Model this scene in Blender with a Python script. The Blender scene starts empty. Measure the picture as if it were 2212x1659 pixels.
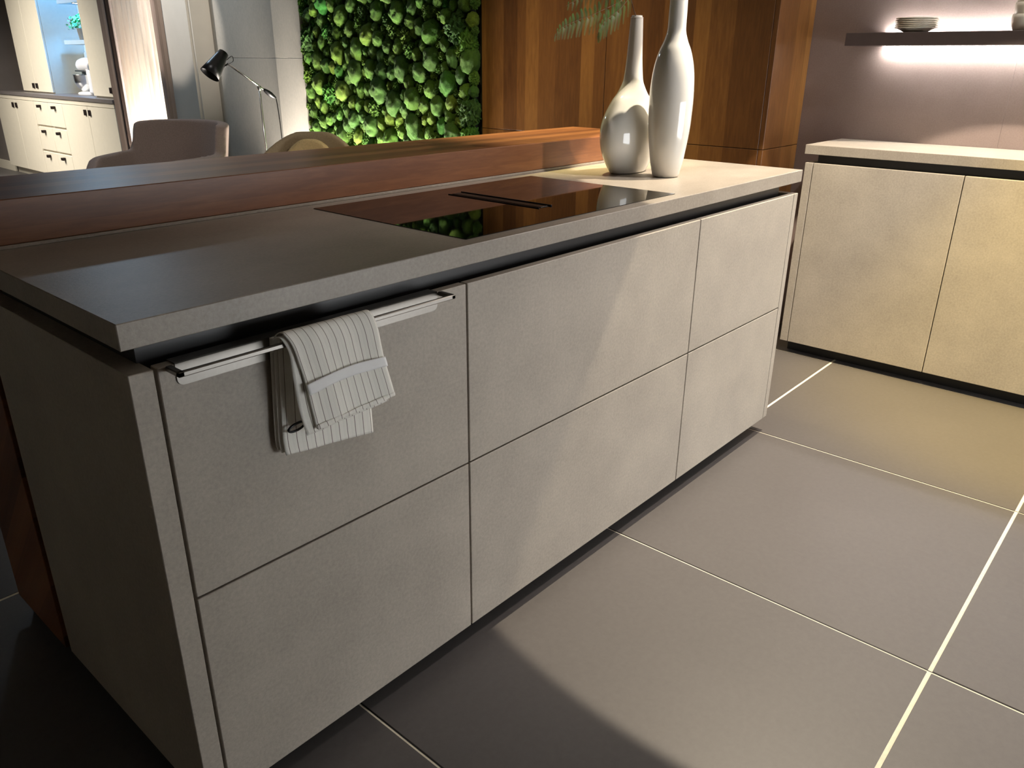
import bpy, bmesh, math, random
from mathutils import Vector, Matrix, noise
random.seed(7)
S = bpy.context.scene
C = S.collection

# ------------------------------------------------------------------ camera
cam_d = bpy.data.cameras.new('camera')
cam_d.sensor_fit = 'HORIZONTAL'; cam_d.sensor_width = 36.0
cam_d.lens = 1696.44 / 2212 * 36.0
cam_d.clip_start = 0.05; cam_d.clip_end = 60
cam = bpy.data.objects.new('camera', cam_d); C.objects.link(cam)
yaw, pit, rol = math.radians(48.791), math.radians(-22.34), math.radians(0.4449)
fw = Vector((math.sin(yaw) * math.cos(pit), math.cos(yaw) * math.cos(pit), math.sin(pit)))
rt0 = Vector((math.cos(yaw), -math.sin(yaw), 0)); up0 = rt0.cross(fw)
rt = rt0 * math.cos(rol) + up0 * math.sin(rol); up = up0 * math.cos(rol) - rt0 * math.sin(rol)
m = Matrix.Identity(4)
for i in range(3):
    m[i][0] = rt[i]; m[i][1] = up[i]; m[i][2] = -fw[i]
m.translation = Vector((-0.3903, -1.0192, 1.2452))
cam.matrix_world = m
S.camera = cam

# ------------------------------------------------------------------ view + world + lights
S.view_settings.view_transform = 'Standard'
S.view_settings.look = 'None'
S.view_settings.gamma = 1.0
S.view_settings.use_curve_mapping = False
S.view_settings.exposure = 0.0
W = bpy.data.worlds.new('world'); S.world = W; W.use_nodes = True
W.node_tree.nodes['Background'].inputs[0].default_value = (0.95, 0.98, 1.0, 1)
W.node_tree.nodes['Background'].inputs[1].default_value = 8.4

def aim(o, to):
    d = Vector(to) - o.location
    o.rotation_euler = d.to_track_quat('-Z', 'Y').to_euler()

def spot(name, loc, to, power, col, angle=70, blend=0.4, r=0.04):
    l = bpy.data.lights.new(name, 'SPOT'); l.energy = power; l.color = col
    l.spot_size = math.radians(angle); l.spot_blend = blend; l.shadow_soft_size = r
    o = bpy.data.objects.new(name, l); C.objects.link(o); o.location = loc; aim(o, to); return o

def area(name, loc, to, power, col, sx, sy, spread=None):
    l = bpy.data.lights.new(name, 'AREA'); l.energy = power; l.color = col
    l.shape = 'RECTANGLE'; l.size = sx; l.size_y = sy
    if spread: l.spread = math.radians(spread)
    o = bpy.data.objects.new(name, l); C.objects.link(o); o.location = loc; aim(o, to); return o

# ceiling spot almost over the island front: its cone edge draws the diagonal light line on the drawers
spot('island_spotlight', (2.30, -0.23, 2.72), (2.37, -0.385, 0.0), 365, (1.0, 0.86, 0.66), 65.4, 0.03, 0.014)
# ceiling spot over the aisle lighting the vases and the bar from the front
spot('aisle_front_spotlight', (2.20, -0.95, 2.70), (2.05, 0.35, 0.9), 150, (1.0, 0.90, 0.84), 78, 0.8, 0.02)
# warm yellow spot over the aisle aimed at the foot of the sideboard
spot('sideboard_spotlight', (2.45, -1.45, 2.70), (3.02, -0.85, 0.10), 480, (1.0, 0.68, 0.05), 44, 0.75, 0.04)
# narrow warm spot over the far end of the bar
spot('bar_spotlight', (2.0, 0.95, 2.70), (1.88, 0.78, 1.0), 270, (1.0, 0.84, 0.40), 36, 0.85, 0.03)
# linear ceiling lamps over the aisle
area('linear_ceiling_lamp', (3.05, -1.1, 2.76), (3.05, -1.1, 0), 22, (1.0, 0.93, 0.84), 0.05, 2.4)
# ceiling lamps of the lounge and of the white kitchen
area('kitchen_ceiling_lamp', (1.3, 8.0, 2.7), (2.9, 8.0, 0.6), 90, (1.0, 0.93, 0.82), 0.6, 2.4, 95)
area('lounge_ceiling_lamp', (2.2, 5.4, 2.74), (2.2, 5.4, 0), 16, (0.60, 0.80, 1.0), 0.3, 0.3)
spot('wall_wash_spotlight', (1.2, 5.75, 2.7), (2.92, 5.52, 1.62), 200, (1.0, 0.90, 0.82), 25, 0.35, 0.03)
spot('wood_wash_spotlight', (1.9, 1.55, 2.7), (2.35, 1.55, 0.9), 120, (1.0, 0.78, 0.46), 84, 0.9, 0.05)
spot('armchair_fill_spot', (0.9, 2.7, 2.7), (2.1, 4.1, 0.6), 90, (1.0, 0.94, 0.90), 32, 0.8, 0.04)  # added fill spot to brighten the dark armchair
# LED line in front of the moss wall, shining up
area('moss_uplight', (2.82, 3.25, 0.10), (2.98, 3.25, 0.9), 85, (1.0, 0.90, 0.80), 1.75, 0.05, 120)
# LED line behind the curtain
area('curtain_backlight', (3.12, 6.0, 0.06), (2.95, 6.0, 0.9), 190, (0.88, 0.97, 1.0), 0.75, 0.06)
# cool downlights in the blue niche
spot('niche_downlight', (3.12, 7.72, 1.725), (3.2, 7.75, 0.9), 30, (0.08, 0.42, 1.0), 130, 0.5, 0.03)
spot('niche_upper_downlight', (3.05, 7.8, 2.45), (3.3, 7.7, 0.9), 52, (0.08, 0.42, 1.0), 110, 0.5, 0.03)

# ------------------------------------------------------------------ materials
def lin(c):
    return tuple(((v / 255) / 12.92 if v / 255 <= 0.04045 else ((v / 255 + 0.055) / 1.055) ** 2.4) for v in c) + (1,)

class NT:
    def __init__(s, name):
        s.m = bpy.data.materials.new(name); s.m.use_nodes = True
        s.t = s.m.node_tree; s.n = s.t.nodes; s.b = s.n['Principled BSDF']
    def add(s, typ, **kw):
        x = s.n.new(typ)
        for k, v in kw.items():
            if k in x.inputs.keys(): x.inputs[k].default_value = v
            else: setattr(x, k, v)
        return x
    def link(s, a, b): s.t.links.new(a, b)
    def coords(s, scale=(1, 1, 1), kind='Object'):
        tc = s.add('ShaderNodeTexCoord'); mp = s.add('ShaderNodeMapping')
        mp.inputs['Scale'].default_value = scale
        s.link(tc.outputs[kind], mp.inputs['Vector']); return mp.outputs['Vector']
    def ramp(s, fac, stops):
        r = s.add('ShaderNodeValToRGB'); e = r.color_ramp.elements
        while len(e) < len(stops): e.new(0.5)
        for i, (p, c) in enumerate(stops):
            e[i].position = p; e[i].color = c
        s.link(fac, r.inputs[0]); return r.outputs[0]
    def bump(s, h, strength, dist=0.002):
        b = s.add('ShaderNodeBump'); b.inputs['Strength'].default_value = strength
        b.inputs['Distance'].default_value = dist
        s.link(h, b.inputs['Height']); s.link(b.outputs[0], s.b.inputs['Normal'])

def plain(name, col, rough=0.5, metal=0.0, coat=0.0, var=0.06, scale=30, bump=0.0):
    n = NT(name); v = n.coords()
    t = n.add('ShaderNodeTexNoise', Scale=scale, Detail=4.0)
    n.link(v, t.inputs['Vector'])
    c = lin(col)
    lo = tuple(x * (1 - var) for x in c[:3]) + (1,); hi = tuple(min(1, x * (1 + var)) for x in c[:3]) + (1,)
    n.link(n.ramp(t.outputs[0], [(0.3, lo), (0.7, hi)]), n.b.inputs['Base Color'])
    n.b.inputs['Roughness'].default_value = rough; n.b.inputs['Metallic'].default_value = metal
    n.b.inputs['Coat Weight'].default_value = coat
    if bump: n.bump(t.outputs[0], bump)
    return n.m

def stone(name, c1, c2, rough, scale=5.0, bump=0.12, stretch=(1, 1, 1)):
    n = NT(name); v = n.coords(stretch)
    a = n.add('ShaderNodeTexNoise', Scale=scale, Detail=10.0, Roughness=0.62); n.link(v, a.inputs['Vector'])
    b = n.add('ShaderNodeTexNoise', Scale=scale * 28, Detail=6.0, Roughness=0.7); n.link(v, b.inputs['Vector'])
    mx = n.add('ShaderNodeMix'); mx.data_type = 'FLOAT'; mx.inputs[0].default_value = 0.55
    n.link(a.outputs[0], mx.inputs[2]); n.link(b.outputs[0], mx.inputs[3])
    n.link(n.ramp(mx.outputs[0], [(0.36, lin(c1)), (0.64, lin(c2))]), n.b.inputs['Base Color'])
    n.b.inputs['Roughness'].default_value = rough
    n.bump(b.outputs[0], bump, 0.002)
    return n.m

def wood(name, dark, mid, light, across, along, rough=0.4, bands=11.0, seed=0.0):
    # across / along: which object axes run across and along the grain
    n = NT(name)
    tc = n.add('ShaderNodeTexCoord'); sp = n.add('ShaderNodeSeparateXYZ'); n.link(tc.outputs['Object'], sp.inputs[0])
    ad = None
    for a in across:
        if ad is None: ad = sp.outputs[a]
        else:
            q = n.add('ShaderNodeMath', operation='ADD'); n.link(ad, q.inputs[0]); n.link(sp.outputs[a], q.inputs[1]); ad = q.outputs[0]
    of = n.add('ShaderNodeMath', operation='ADD'); of.inputs[1].default_value = seed; n.link(ad, of.inputs[0])
    vo = n.add('ShaderNodeTexVoronoi'); vo.voronoi_dimensions = '1D'; vo.inputs['Scale'].default_value = bands
    n.link(of.outputs[0], vo.inputs['W'])
    sc = n.add('ShaderNodeSeparateColor'); n.link(vo.outputs['Color'], sc.inputs[0])
    cb = n.add('ShaderNodeCombineXYZ')
    f1 = n.add('ShaderNodeMath', operation='MULTIPLY'); f1.inputs[1].default_value = 75; n.link(of.outputs[0], f1.inputs[0])
    f2 = n.add('ShaderNodeMath', operation='MULTIPLY'); f2.inputs[1].default_value = 8.4; n.link(sp.outputs[along], f2.inputs[0])
    n.link(f1.outputs[0], cb.inputs[0]); n.link(f2.outputs[0], cb.inputs[1])
    f3 = n.add('ShaderNodeMath', operation='MULTIPLY'); f3.inputs[1].default_value = 9; n.link(sc.outputs[1], f3.inputs[0])
    n.link(f3.outputs[0], cb.inputs[2])
    no = n.add('ShaderNodeTexNoise', Scale=1.0, Detail=7.0, Roughness=0.62, Distortion=0.5); n.link(cb.outputs[0], no.inputs['Vector'])
    mx = n.add('ShaderNodeMix'); mx.data_type = 'FLOAT'; mx.inputs[0].default_value = 0.5
    n.link(no.outputs[0], mx.inputs[2]); n.link(sc.outputs[0], mx.inputs[3])
    n.link(n.ramp(mx.outputs[0], [(0.18, lin(dark)), (0.5, lin(mid)), (0.82, lin(light))]), n.b.inputs['Base Color'])
    n.b.inputs['Roughness'].default_value = rough
    n.bump(no.outputs[0], 0.15, 0.0015)
    return n.m

def emit(name, col, strength):
    n = NT(name); n.b.inputs['Base Color'].default_value = (1, 1, 1, 1)
    n.b.inputs['Emission Color'].default_value = col; n.b.inputs['Emission Strength'].default_value = strength
    return n.m

M = {}
M['stone'] = stone('beige_stone_laminate', (156, 148, 137), (184, 175, 161), 0.46, 5.0, 0.16)
M['worktop'] = stone('beige_stone_worktop', (142, 134, 123), (170, 161, 149), 0.38, 5.0, 0.16, (1, 1.6, 1))
M['tile'] = stone('grey_floor_tile', (90, 86, 84), (98, 94, 92), 0.46, 2.2, 0.05)
M['grout'] = plain('pale_grout', (246, 238, 214), 0.8, var=0.08, scale=60)
M['wallpanel'] = stone('mauve_wall_panel', (132, 117, 113), (146, 130, 126), 0.5, 6.0, 0.25)
M['concrete'] = stone('concrete_panel', (158, 156, 148), (176, 172, 163), 0.6, 3.0, 0.2, (1, 1, .5))
M['plaster'] = plain('pale_plaster', (186, 182, 172), 0.7, var=0.03, scale=8)
M['taupe'] = plain('taupe_wall_paint', (118, 110, 105), 0.7, var=0.04, scale=6)
M['ceil'] = plain('ceiling_paint', (120, 116, 110), 0.8, var=0.02)
M['wood_tall'] = wood('walnut_vertical', (78, 48, 24), (114, 76, 38), (150, 106, 54), (0, 1), 2, 0.34, 11.0)
M['wood_bar'] = wood('walnut_horizontal', (84, 48, 28), (116, 71, 42), (150, 100, 62), (1, 2), 0, 0.36, 18.0, 3.3)
M['dark_channel'] = plain('graphite_channel', (62, 62, 62), 0.35, 0.6, var=0.03)
M['black'] = plain('black_plinth', (14, 14, 14), 0.5)
M['glass_black'] = plain('black_ceramic_glass', (6, 6, 7), 0.03, var=0.0)
M['glass_black'].node_tree.nodes['Principled BSDF'].inputs['Specular IOR Level'].default_value = 0.55
M['steel'] = plain('brushed_steel', (150, 146, 140), 0.36, 1.0, var=0.03, scale=120)
M['chrome'] = plain('chrome', (235, 235, 232), 0.22, 1.0, var=0.0)
M['ceramic'] = plain('glazed_ceramic', (228, 226, 219), 0.05, coat=0.5, var=0.015, scale=3)
M['china'] = plain('cream_china', (242, 236, 222), 0.25, var=0.02)
M['white_lacquer'] = plain('white_lacquer', (222, 214, 196), 0.45, var=0.02)
M['counter'] = plain('grey_counter', (112, 106, 104), 0.4, var=0.06)
M['niche'] = plain('niche_panel', (176, 202, 224), 0.5, var=0.02)
M['black_metal'] = plain('black_metal', (20, 20, 22), 0.35, 0.3)
M['dark_brown'] = plain('dark_bronze', (44, 34, 32), 0.4, 0.5)
M['fabric_dark'] = plain('taupe_felt', (128, 113, 105), 0.95, var=0.12, scale=160, bump=0.3)
M['fabric_beige'] = plain('sand_felt', (176, 158, 128), 0.95, var=0.1, scale=160, bump=0.3)
M['fabric_cushion'] = plain('sand_cushion', (214, 190, 140), 0.95, var=0.1, scale=120, bump=0.3)
M['pot'] = plain('grey_pot', (128, 128, 122), 0.7, var=0.1)
M['leaf'] = plain('leaf_green', (60, 150, 84), 0.5, var=0.35, scale=40)
M['fern'] = plain('fern_green', (54, 88, 26), 0.5, var=0.4, scale=50)
M['fern_stem'] = plain('fern_stem', (92, 66, 44), 0.6, var=0.2)
M['mixer'] = plain('mixer_enamel', (232, 232, 236), 0.18, var=0.0)
M['led'] = emit('led_white', (1.0, 0.97, 0.92, 1), 100)
M['led_niche'] = emit('led_cool', (0.8, 0.92, 1.0, 1), 30)
M['shelf'] = plain('shelf_graphite', (86, 74, 72), 0.5, 0.1, var=0.05)
M['post'] = wood('greyed_oak', (120, 102, 92), (146, 126, 114), (170, 150, 136), (0, 1), 2, 0.5, 20.0, 1.7)
M['moss_board'] = plain('moss_board', (18, 26, 12), 0.9)
M['cloth_white'] = plain('white_paper_band', (246, 246, 245), 0.8, var=0.03, scale=40)

def curtain_mat():
    n = NT('sheer_curtain'); v = n.coords((40, 40, 3))
    t = n.add('ShaderNodeTexNoise', Scale=2.0, Detail=3.0); n.link(v, t.inputs['Vector'])
    col = n.ramp(t.outputs[0], [(0.3, lin((236, 224, 212))), (0.7, lin((244, 236, 226)))])
    n.link(col, n.b.inputs['Base Color']); n.b.inputs['Roughness'].default_value = 0.9
    tr = n.add('ShaderNodeBsdfTranslucent'); n.link(col, tr.inputs['Color'])
    mx = n.add('ShaderNodeMixShader'); mx.inputs[0].default_value = 0.6
    n.link(n.b.outputs[0], mx.inputs[1]); n.link(tr.outputs[0], mx.inputs[2])
    n.link(mx.outputs[0], n.n['Material Output'].inputs['Surface'])
    return n.m
M['curtain'] = curtain_mat()

def moss_mat():
    n = NT('preserved_moss'); oi = n.add('ShaderNodeObjectInfo')
    v = n.coords((1, 1, 1), 'Generated')
    geo = n.add('ShaderNodeNewGeometry')
    a = n.add('ShaderNodeTexNoise', Scale=220.0, Detail=4.0, Roughness=0.75); n.link(geo.outputs['Position'], a.inputs['Vector'])
    b = n.add('ShaderNodeTexNoise', Scale=9.0, Detail=2.0); n.link(geo.outputs['Position'], b.inputs['Vector'])
    base = n.ramp(oi.outputs['Random'], [(0.0, lin((38, 76, 6))), (0.3, lin((72, 106, 10))), (0.55, lin((50, 88, 8))), (0.8, lin((92, 116, 14))), (1.0, lin((18, 98, 8)))])
    fine = n.ramp(a.outputs[0], [(0.3, (0.28, 0.30, 0.22, 1)), (0.65, (1.25, 1.25, 1.1, 1))])
    mx = n.add('ShaderNodeMix'); mx.data_type = 'RGBA'; mx.blend_type = 'MULTIPLY'; mx.inputs[0].default_value = 0.85
    n.link(base, mx.inputs[6]); n.link(fine, mx.inputs[7])
    tint = n.ramp(b.outputs[0], [(0.35, (0.75, 1.05, 0.7, 1)), (0.65, (1.1, 1.0, 0.9, 1))])
    m2 = n.add('ShaderNodeMix'); m2.data_type = 'RGBA'; m2.blend_type = 'MULTIPLY'; m2.inputs[0].default_value = 0.8
    n.link(mx.outputs[2], m2.inputs[6]); n.link(tint, m2.inputs[7])
    n.link(m2.outputs[2], n.b.inputs['Base Color']); n.b.inputs['Roughness'].default_value = 0.9
    n.bump(a.outputs[0], 0.9, 0.006)
    return n.m
M['moss'] = moss_mat()

def towel_mat():
    n = NT('striped_tea_towel'); tc = n.add('ShaderNodeTexCoord'); sp = n.add('ShaderNodeSeparateXYZ')
    n.link(tc.outputs['UV'], sp.inputs[0])
    mu = n.add('ShaderNodeMath', operation='MULTIPLY'); mu.inputs[1].default_value = 11.3; n.link(sp.outputs[0], mu.inputs[0])
    fr = n.add('ShaderNodeMath', operation='FRACT'); n.link(mu.outputs[0], fr.inputs[0])
    st = n.ramp(fr.outputs[0], [(0.0, lin((240, 237, 228))), (0.46, lin((246, 243, 234))), (0.47, lin((120, 108, 98))), (0.53, lin((120, 108, 98))), (0.54, lin((246, 243, 234)))])
    n.link(st, n.b.inputs['Base Color']); n.b.inputs['Roughness'].default_value = 0.95
    w = n.add('ShaderNodeTexNoise', Scale=700.0, Detail=2.0); n.link(tc.outputs['Object'], w.inputs['Vector'])
    n.bump(w.outputs[0], 0.3, 0.001)
    return n.m
M['towel'] = towel_mat()

# ------------------------------------------------------------------ helpers
def tag(o, label=None, cat=None, group=None, kind=None):
    if label: o['label'] = label
    if cat: o['category'] = cat
    if group: o['group'] = group
    if kind: o['kind'] = kind
    return o

def setp(o, parent):
    if parent is not None:
        o.parent = parent
        q = parent; loc = Vector(q.location)
        while q.parent is not None and False: q = q.parent
        o.matrix_parent_inverse = parent_world(parent).inverted()

def parent_world(p):
    mb = p.matrix_basis.copy()
    if p.parent is not None:
        return parent_world(p.parent) @ p.matrix_parent_inverse @ mb
    return mb

def obj(name, me, mat, parent=None, smooth=False):
    o = bpy.data.objects.new(name, me); C.objects.link(o)
    if mat is not None and not me.materials: me.materials.append(M[mat] if isinstance(mat, str) else mat)
    if smooth:
        for p in me.polygons: p.use_smooth = True
    setp(o, parent); return o

def empty(name, loc):
    o = bpy.data.objects.new(name, None); C.objects.link(o); o.location = loc; o.empty_display_size = 0.05
    return o

def bm_box(bm, lo, hi, bevel=0.0):
    lo, hi = [min(a, b) for a, b in zip(lo, hi)], [max(a, b) for a, b in zip(lo, hi)]
    vs = [bm.verts.new((x, y, z)) for x in (lo[0], hi[0]) for y in (lo[1], hi[1]) for z in (lo[2], hi[2])]
    fs = [bm.faces.new([vs[i] for i in q]) for q in ((0, 1, 3, 2), (4, 6, 7, 5), (0, 4, 5, 1), (2, 3, 7, 6), (0, 2, 6, 4), (1, 5, 7, 3))]
    if bevel:
        es = list({e for f in fs for e in f.edges})
        bmesh.ops.bevel(bm, geom=es, offset=bevel, segments=1, affect='EDGES')

def fin(bm, name):
    bmesh.ops.recalc_face_normals(bm, faces=bm.faces[:])
    me = bpy.data.meshes.new(name); bm.to_mesh(me); bm.free(); return me

def box(name, lo, hi, mat, parent=None, bevel=0.001):
    bm = bmesh.new(); bm_box(bm, lo, hi, bevel)
    return obj(name, fin(bm, name), mat, parent)

def boxes(name, lst, mat, parent=None, bevel=0.001):
    bm = bmesh.new()
    for lo, hi in lst: bm_box(bm, lo, hi, bevel)
    return obj(name, fin(bm, name), mat, parent)

def bm_lathe(bm, prof, c=(0, 0, 0), seg=48, ex=None, close=True):
    # prof: (r, z); ex(r, z) -> (sx, sy) stretches the ring
    rings = []
    for r, z in prof:
        sx, sy = ex(r, z) if ex else (1, 1)
        rings.append([bm.verts.new((c[0] + r * sx * math.cos(2 * math.pi * k / seg), c[1] + r * sy * math.sin(2 * math.pi * k / seg), c[2] + z)) for k in range(seg)])
    for a, b in zip(rings, rings[1:]):
        for k in range(seg): bm.faces.new([a[k], a[(k + 1) % seg], b[(k + 1) % seg], b[k]])
    if close:
        bm.faces.new(rings[0]); bm.faces.new(rings[-1])

def lathe(name, prof, mat, c=(0, 0, 0), parent=None, seg=48, ex=None, close=True):
    bm = bmesh.new(); bm_lathe(bm, prof, c, seg, ex, close)
    return obj(name, fin(bm, name), mat, parent, True)

def bm_tube(bm, pts, rad, seg=8):
    pts = [Vector(p) for p in pts]; rings = []
    rads = rad if isinstance(rad, (list, tuple)) else [rad] * len(pts)
    prev = None
    for i, p in enumerate(pts):
        d = (pts[min(i + 1, len(pts) - 1)] - pts[max(i - 1, 0)]).normalized()
        a = prev if prev is not None else (Vector((0, 0, 1)) if abs(d.z) < 0.9 else Vector((1, 0, 0)))
        u = (a - d * a.dot(d)).normalized(); w = d.cross(u); prev = u
        rings.append([bm.verts.new(p + (u * math.cos(2 * math.pi * k / seg) + w * math.sin(2 * math.pi * k / seg)) * rads[i]) for k in range(seg)])
    for a, b in zip(rings, rings[1:]):
        for k in range(seg): bm.faces.new([a[k], a[(k + 1) % seg], b[(k + 1) % seg], b[k]])
    bm.faces.new(rings[0]); bm.faces.new(rings[-1])

def tube(name, pts, rad, mat, parent=None, seg=8):
    bm = bmesh.new(); bm_tube(bm, pts, rad, seg)
    return obj(name, fin(bm, name), mat, parent, True)

def smooth_path(pts, n):
    pts = [Vector(p) for p in pts]; out = []
    k = len(pts) - 1
    for i in range(n):
        t = i / (n - 1) * k; j = min(int(t), k - 1); f = t - j
        p0 = pts[max(j - 1, 0)]; p1 = pts[j]; p2 = pts[j + 1]; p3 = pts[min(j + 2, k)]
        out.append(0.5 * ((2 * p1) + (p2 - p0) * f + (2 * p0 - 5 * p1 + 4 * p2 - p3) * f * f + (3 * p1 - p0 - 3 * p2 + p3) * f ** 3))
    return out

# ------------------------------------------------------------------ the setting
XW = 3.447                       # wall behind sideboard
floor = box('floor', (-3.4, -3.6, -0.06), (4.2, 12.2, -0.0016), 'grout', bevel=0)
tag(floor, 'grey stone floor tiles with pale grout lines', 'floor', kind='structure')
tile_me = None
gx, gy = 0.0065, 0.009
x0, y0 = 1.2555, -0.8163
for i in range(-5, 4):
    for j in range(-3, 14):
        if tile_me is None:
            bm = bmesh.new(); bm_box(bm, (gx / 2, gy / 2, -0.012), (0.9 - gx / 2, 0.9 - gy / 2, 0.0), 0.0008); tile_me = fin(bm, 'tile')
        t = obj('tile', tile_me, 'tile', None)
        t.location = (x0 + 0.9 * i, y0 + 0.9 * j, random.uniform(-0.0006, 0.0)); 
        t.parent = floor

for i in range(-4, 4):
    xj = x0 + 0.9 * i
    boxes('joint_shade_strip', [((xj + 0.0008, -3.4, -0.004), (xj + 0.0032, 12.0, -0.0012))], 'black', floor, 0)  # black strips stand in for the shade along raised tile edges
ceil = box('ceiling', (-1.9, -3.4, 2.8), (4.2, 12.2, 2.86), 'ceil', bevel=0)
tag(ceil, kind='structure')

wl_ = box('added_blocker_wall', (-1.96, -3.4, 0), (-1.9, 12.2, 2.8), 'plaster', bevel=0); tag(wl_, kind='structure')  # added unseen wall: blocks world light from the left, pale for some bounce
wq = boxes('added_opening_wall', [((-1.9, -2.76, 0), (1.15, -2.7, 2.8)), ((1.15, -2.76, 1.02), (4.2, -2.7, 2.8))], 'taupe', None, 0); tag(wq, kind='structure')  # added unseen wall; its low opening shapes the ambient light on the fronts
wf_ = box('wall_far', (-1.9, 12.2, 0), (4.2, 12.26, 2.8), 'taupe', bevel=0); tag(wf_, kind='structure')
wr = empty('wall_right', (XW, -1.0, 0)); tag(wr, kind='structure')
for a, b in ((-3.6, -1.4995), (-1.4990, -0.2995), (-0.2990, 5.66)):
    box('wall_panel', (XW, a, 0), (XW + 0.05, b, 2.9), 'wallpanel', wr, 0.0006)

# far wall: recessed concrete, plaster pier, kitchen wall
wb = empty('wall_back', (3.2, 5.0, 0)); tag(wb, kind='structure')
box('wall_core', (3.162, 3.87, 0), (3.40, 5.174, 2.8), 'moss_board', wb, 0)
box('wall_core', (3.062, 3.87, 0), (3.1615, 4.099, 2.8), 'moss_board', wb, 0)
for z, zz in ((0, 1.2535), (1.2555, 2.8)):
    box('concrete_panel', (3.10, 4.10, z), (3.16, 5.175, zz), 'concrete', wb, 0.0015)
    box('concrete_panel', (3.00, 3.862, z), (3.06, 4.184, zz), 'concrete', wb, 0.0015)
bm = bmesh.new(); bm_box(bm, (2.919, 5.175, 0), (3.4, 5.662, 2.8), 0.0)
es = [e for e in bm.edges if all(abs(v.co.x - 2.919) < 1e-4 and abs(v.co.y - 5.175) < 1e-4 for v in e.verts)]
bmesh.ops.bevel(bm, geom=es, offset=0.02, segments=5, affect='EDGES')
pp = obj('wall_pier', fin(bm, 'wall_pier'), 'plaster', wb)
wk = box('wall_kitchen', (3.36, 5.664, 0), (3.42, 12.2, 2.8), 'taupe', bevel=0); tag(wk, kind='structure')
wl = box('wall_end', (2.93, 9.72, 0), (3.36, 12.2, 2.8), 'taupe', bevel=0); tag(wl, kind='structure')
bb = box('baseboard_end', (2.905, 9.70, 0), (2.93, 12.2, 0.10), 'white_lacquer'); tag(bb, kind='structure')

# ------------------------------------------------------------------ island
ZD, ZM, Z0, ZB, ZT = 0.8547, 0.4726, 0.057, 0.8898, 0.9275
for x, xx, lab in ((0.0, 0.0346, 'beige stone island end panel nearest the viewer, in shade'), (2.1530, 2.1813, 'beige stone island end panel at the far end facing the sideboard')):
    tag(box('island_end_panel', (x, 0.0, Z0), (xx, 0.584, ZD), 'stone'), lab, 'end panel', 'island end panels')

units = [(0.0396, 0.6392, 'island drawer unit with towel rail, two wide beige drawers nearest the viewer'),
         (0.6432, 1.5392, 'widest island drawer unit in the middle, crossed by the diagonal shadow edge'),
         (1.5432, 2.1500, 'narrow island drawer unit at the far lit end beside the sideboard')]
drawers = []
for k, (a, b, lab) in enumerate(units):
    u = empty('drawer_unit', ((a + b) / 2, 0.3, 0.06))
    tag(u, lab, 'cabinet', 'island drawer units')
    boxes('carcass', [((a - 0.001, 0.03, 0.075), (b + 0.001, 0.56, 0.82))], 'black', u, 0)
    d1 = box('drawer_front', (a, 0.0, ZM + 0.002), (b, 0.020, ZD), 'stone', u, 0.0012)
    d2 = box('drawer_front', (a, 0.0, Z0), (b, 0.020, ZM - 0.002), 'stone', u, 0.0012)
    drawers.append((u, d1, d2))

ch = box('grip_channel', (0.030, 0.040, 0.8205), (2.120, 0.56, ZB - 0.0005), 'dark_channel', bevel=0.0005)
tag(ch, 'dark graphite grip channel under the island worktop', 'channel')
pl = box('island_plinth', (0.06, 0.065, 0.0), (2.10, 0.57, 0.0745), 'black')
tag(pl, 'black recessed plinth under the island drawers', 'plinth')
wt = box('island_worktop', (-0.0032, 0.0, ZB), (2.1945, 0.612, ZT), 'worktop', bevel=0.0012)
tag(wt, 'beige stone island worktop carrying cooktop and vases', 'worktop')

# towel rail: plate hooked over the first drawer plus a U-shaped bar
u, d1, d2 = drawers[0]
bm = bmesh.new()
def rounded_plate(bm, x0, x1, z0, z1, y0, y1, r):
    pts = [(x0, z1), (x1, z1)]
    for k in range(7):
        a = -math.pi / 2 * k / 6; pts.append((x1 - r + r * math.cos(a), z0 + r + r * math.sin(a)))
    for k in range(7):
        a = -math.pi / 2 - math.pi / 2 * k / 6; pts.append((x0 + r + r * math.cos(a), z0 + r + r * math.sin(a)))
    f = [bm.verts.new((x, y0, z)) for x, z in pts]; g = [bm.verts.new((x, y1, z)) for x, z in pts]
    bm.faces.new(f); bm.faces.new(g[::-1])
    for k in range(len(pts)): bm.faces.new([f[k], f[(k + 1) % len(pts)], g[(k + 1) % len(pts)], g[k]])
rounded_plate(bm, 0.064, 0.562, 0.822, 0.8562, -0.0022, -0.0001, 0.010)
bm_box(bm, (0.064, -0.0022, 0.8550), (0.562, 0.022, 0.8564), 0)
rail = obj('towel_rail', fin(bm, 'towel_rail'), 'steel', d1)
rail['label'] = 'brushed steel towel rail plate'
bar_m = boxes('rail_bar', [((0.050, -0.0385, 0.8475), (0.574, -0.0315, 0.8555)), ((0.050, -0.0385, 0.8475), (0.060, -0.0005, 0.8555)), ((0.564, -0.0385, 0.8475), (0.574, -0.0005, 0.8555))], 'steel', d1, 0.0015)

# breakfast bar
br = empty('breakfast_bar', (1.08, 0.75, 0)); tag(br, 'dark walnut raised breakfast bar along the back of the island', 'bar counter')
box('bar_top', (0.0, 0.5795, 0.9335), (2.1555, 0.9072, 1.0136), 'wood_bar', br, 0.0015)
box('support_body', (0.0, 0.618, 0.045), (2.150, 0.9000, 0.9332), 'wood_bar', br, 0.001)
box('base_plinth', (0.02, 0.635, 0.0), (2.13, 0.885, 0.0448), 'black', br, 0.0)
box('sealing_strip', (0.0, 0.5735, ZT + 0.0002), (2.1555, 0.5790, ZT + 0.0065), 'worktop', br, 0.0008)

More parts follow.
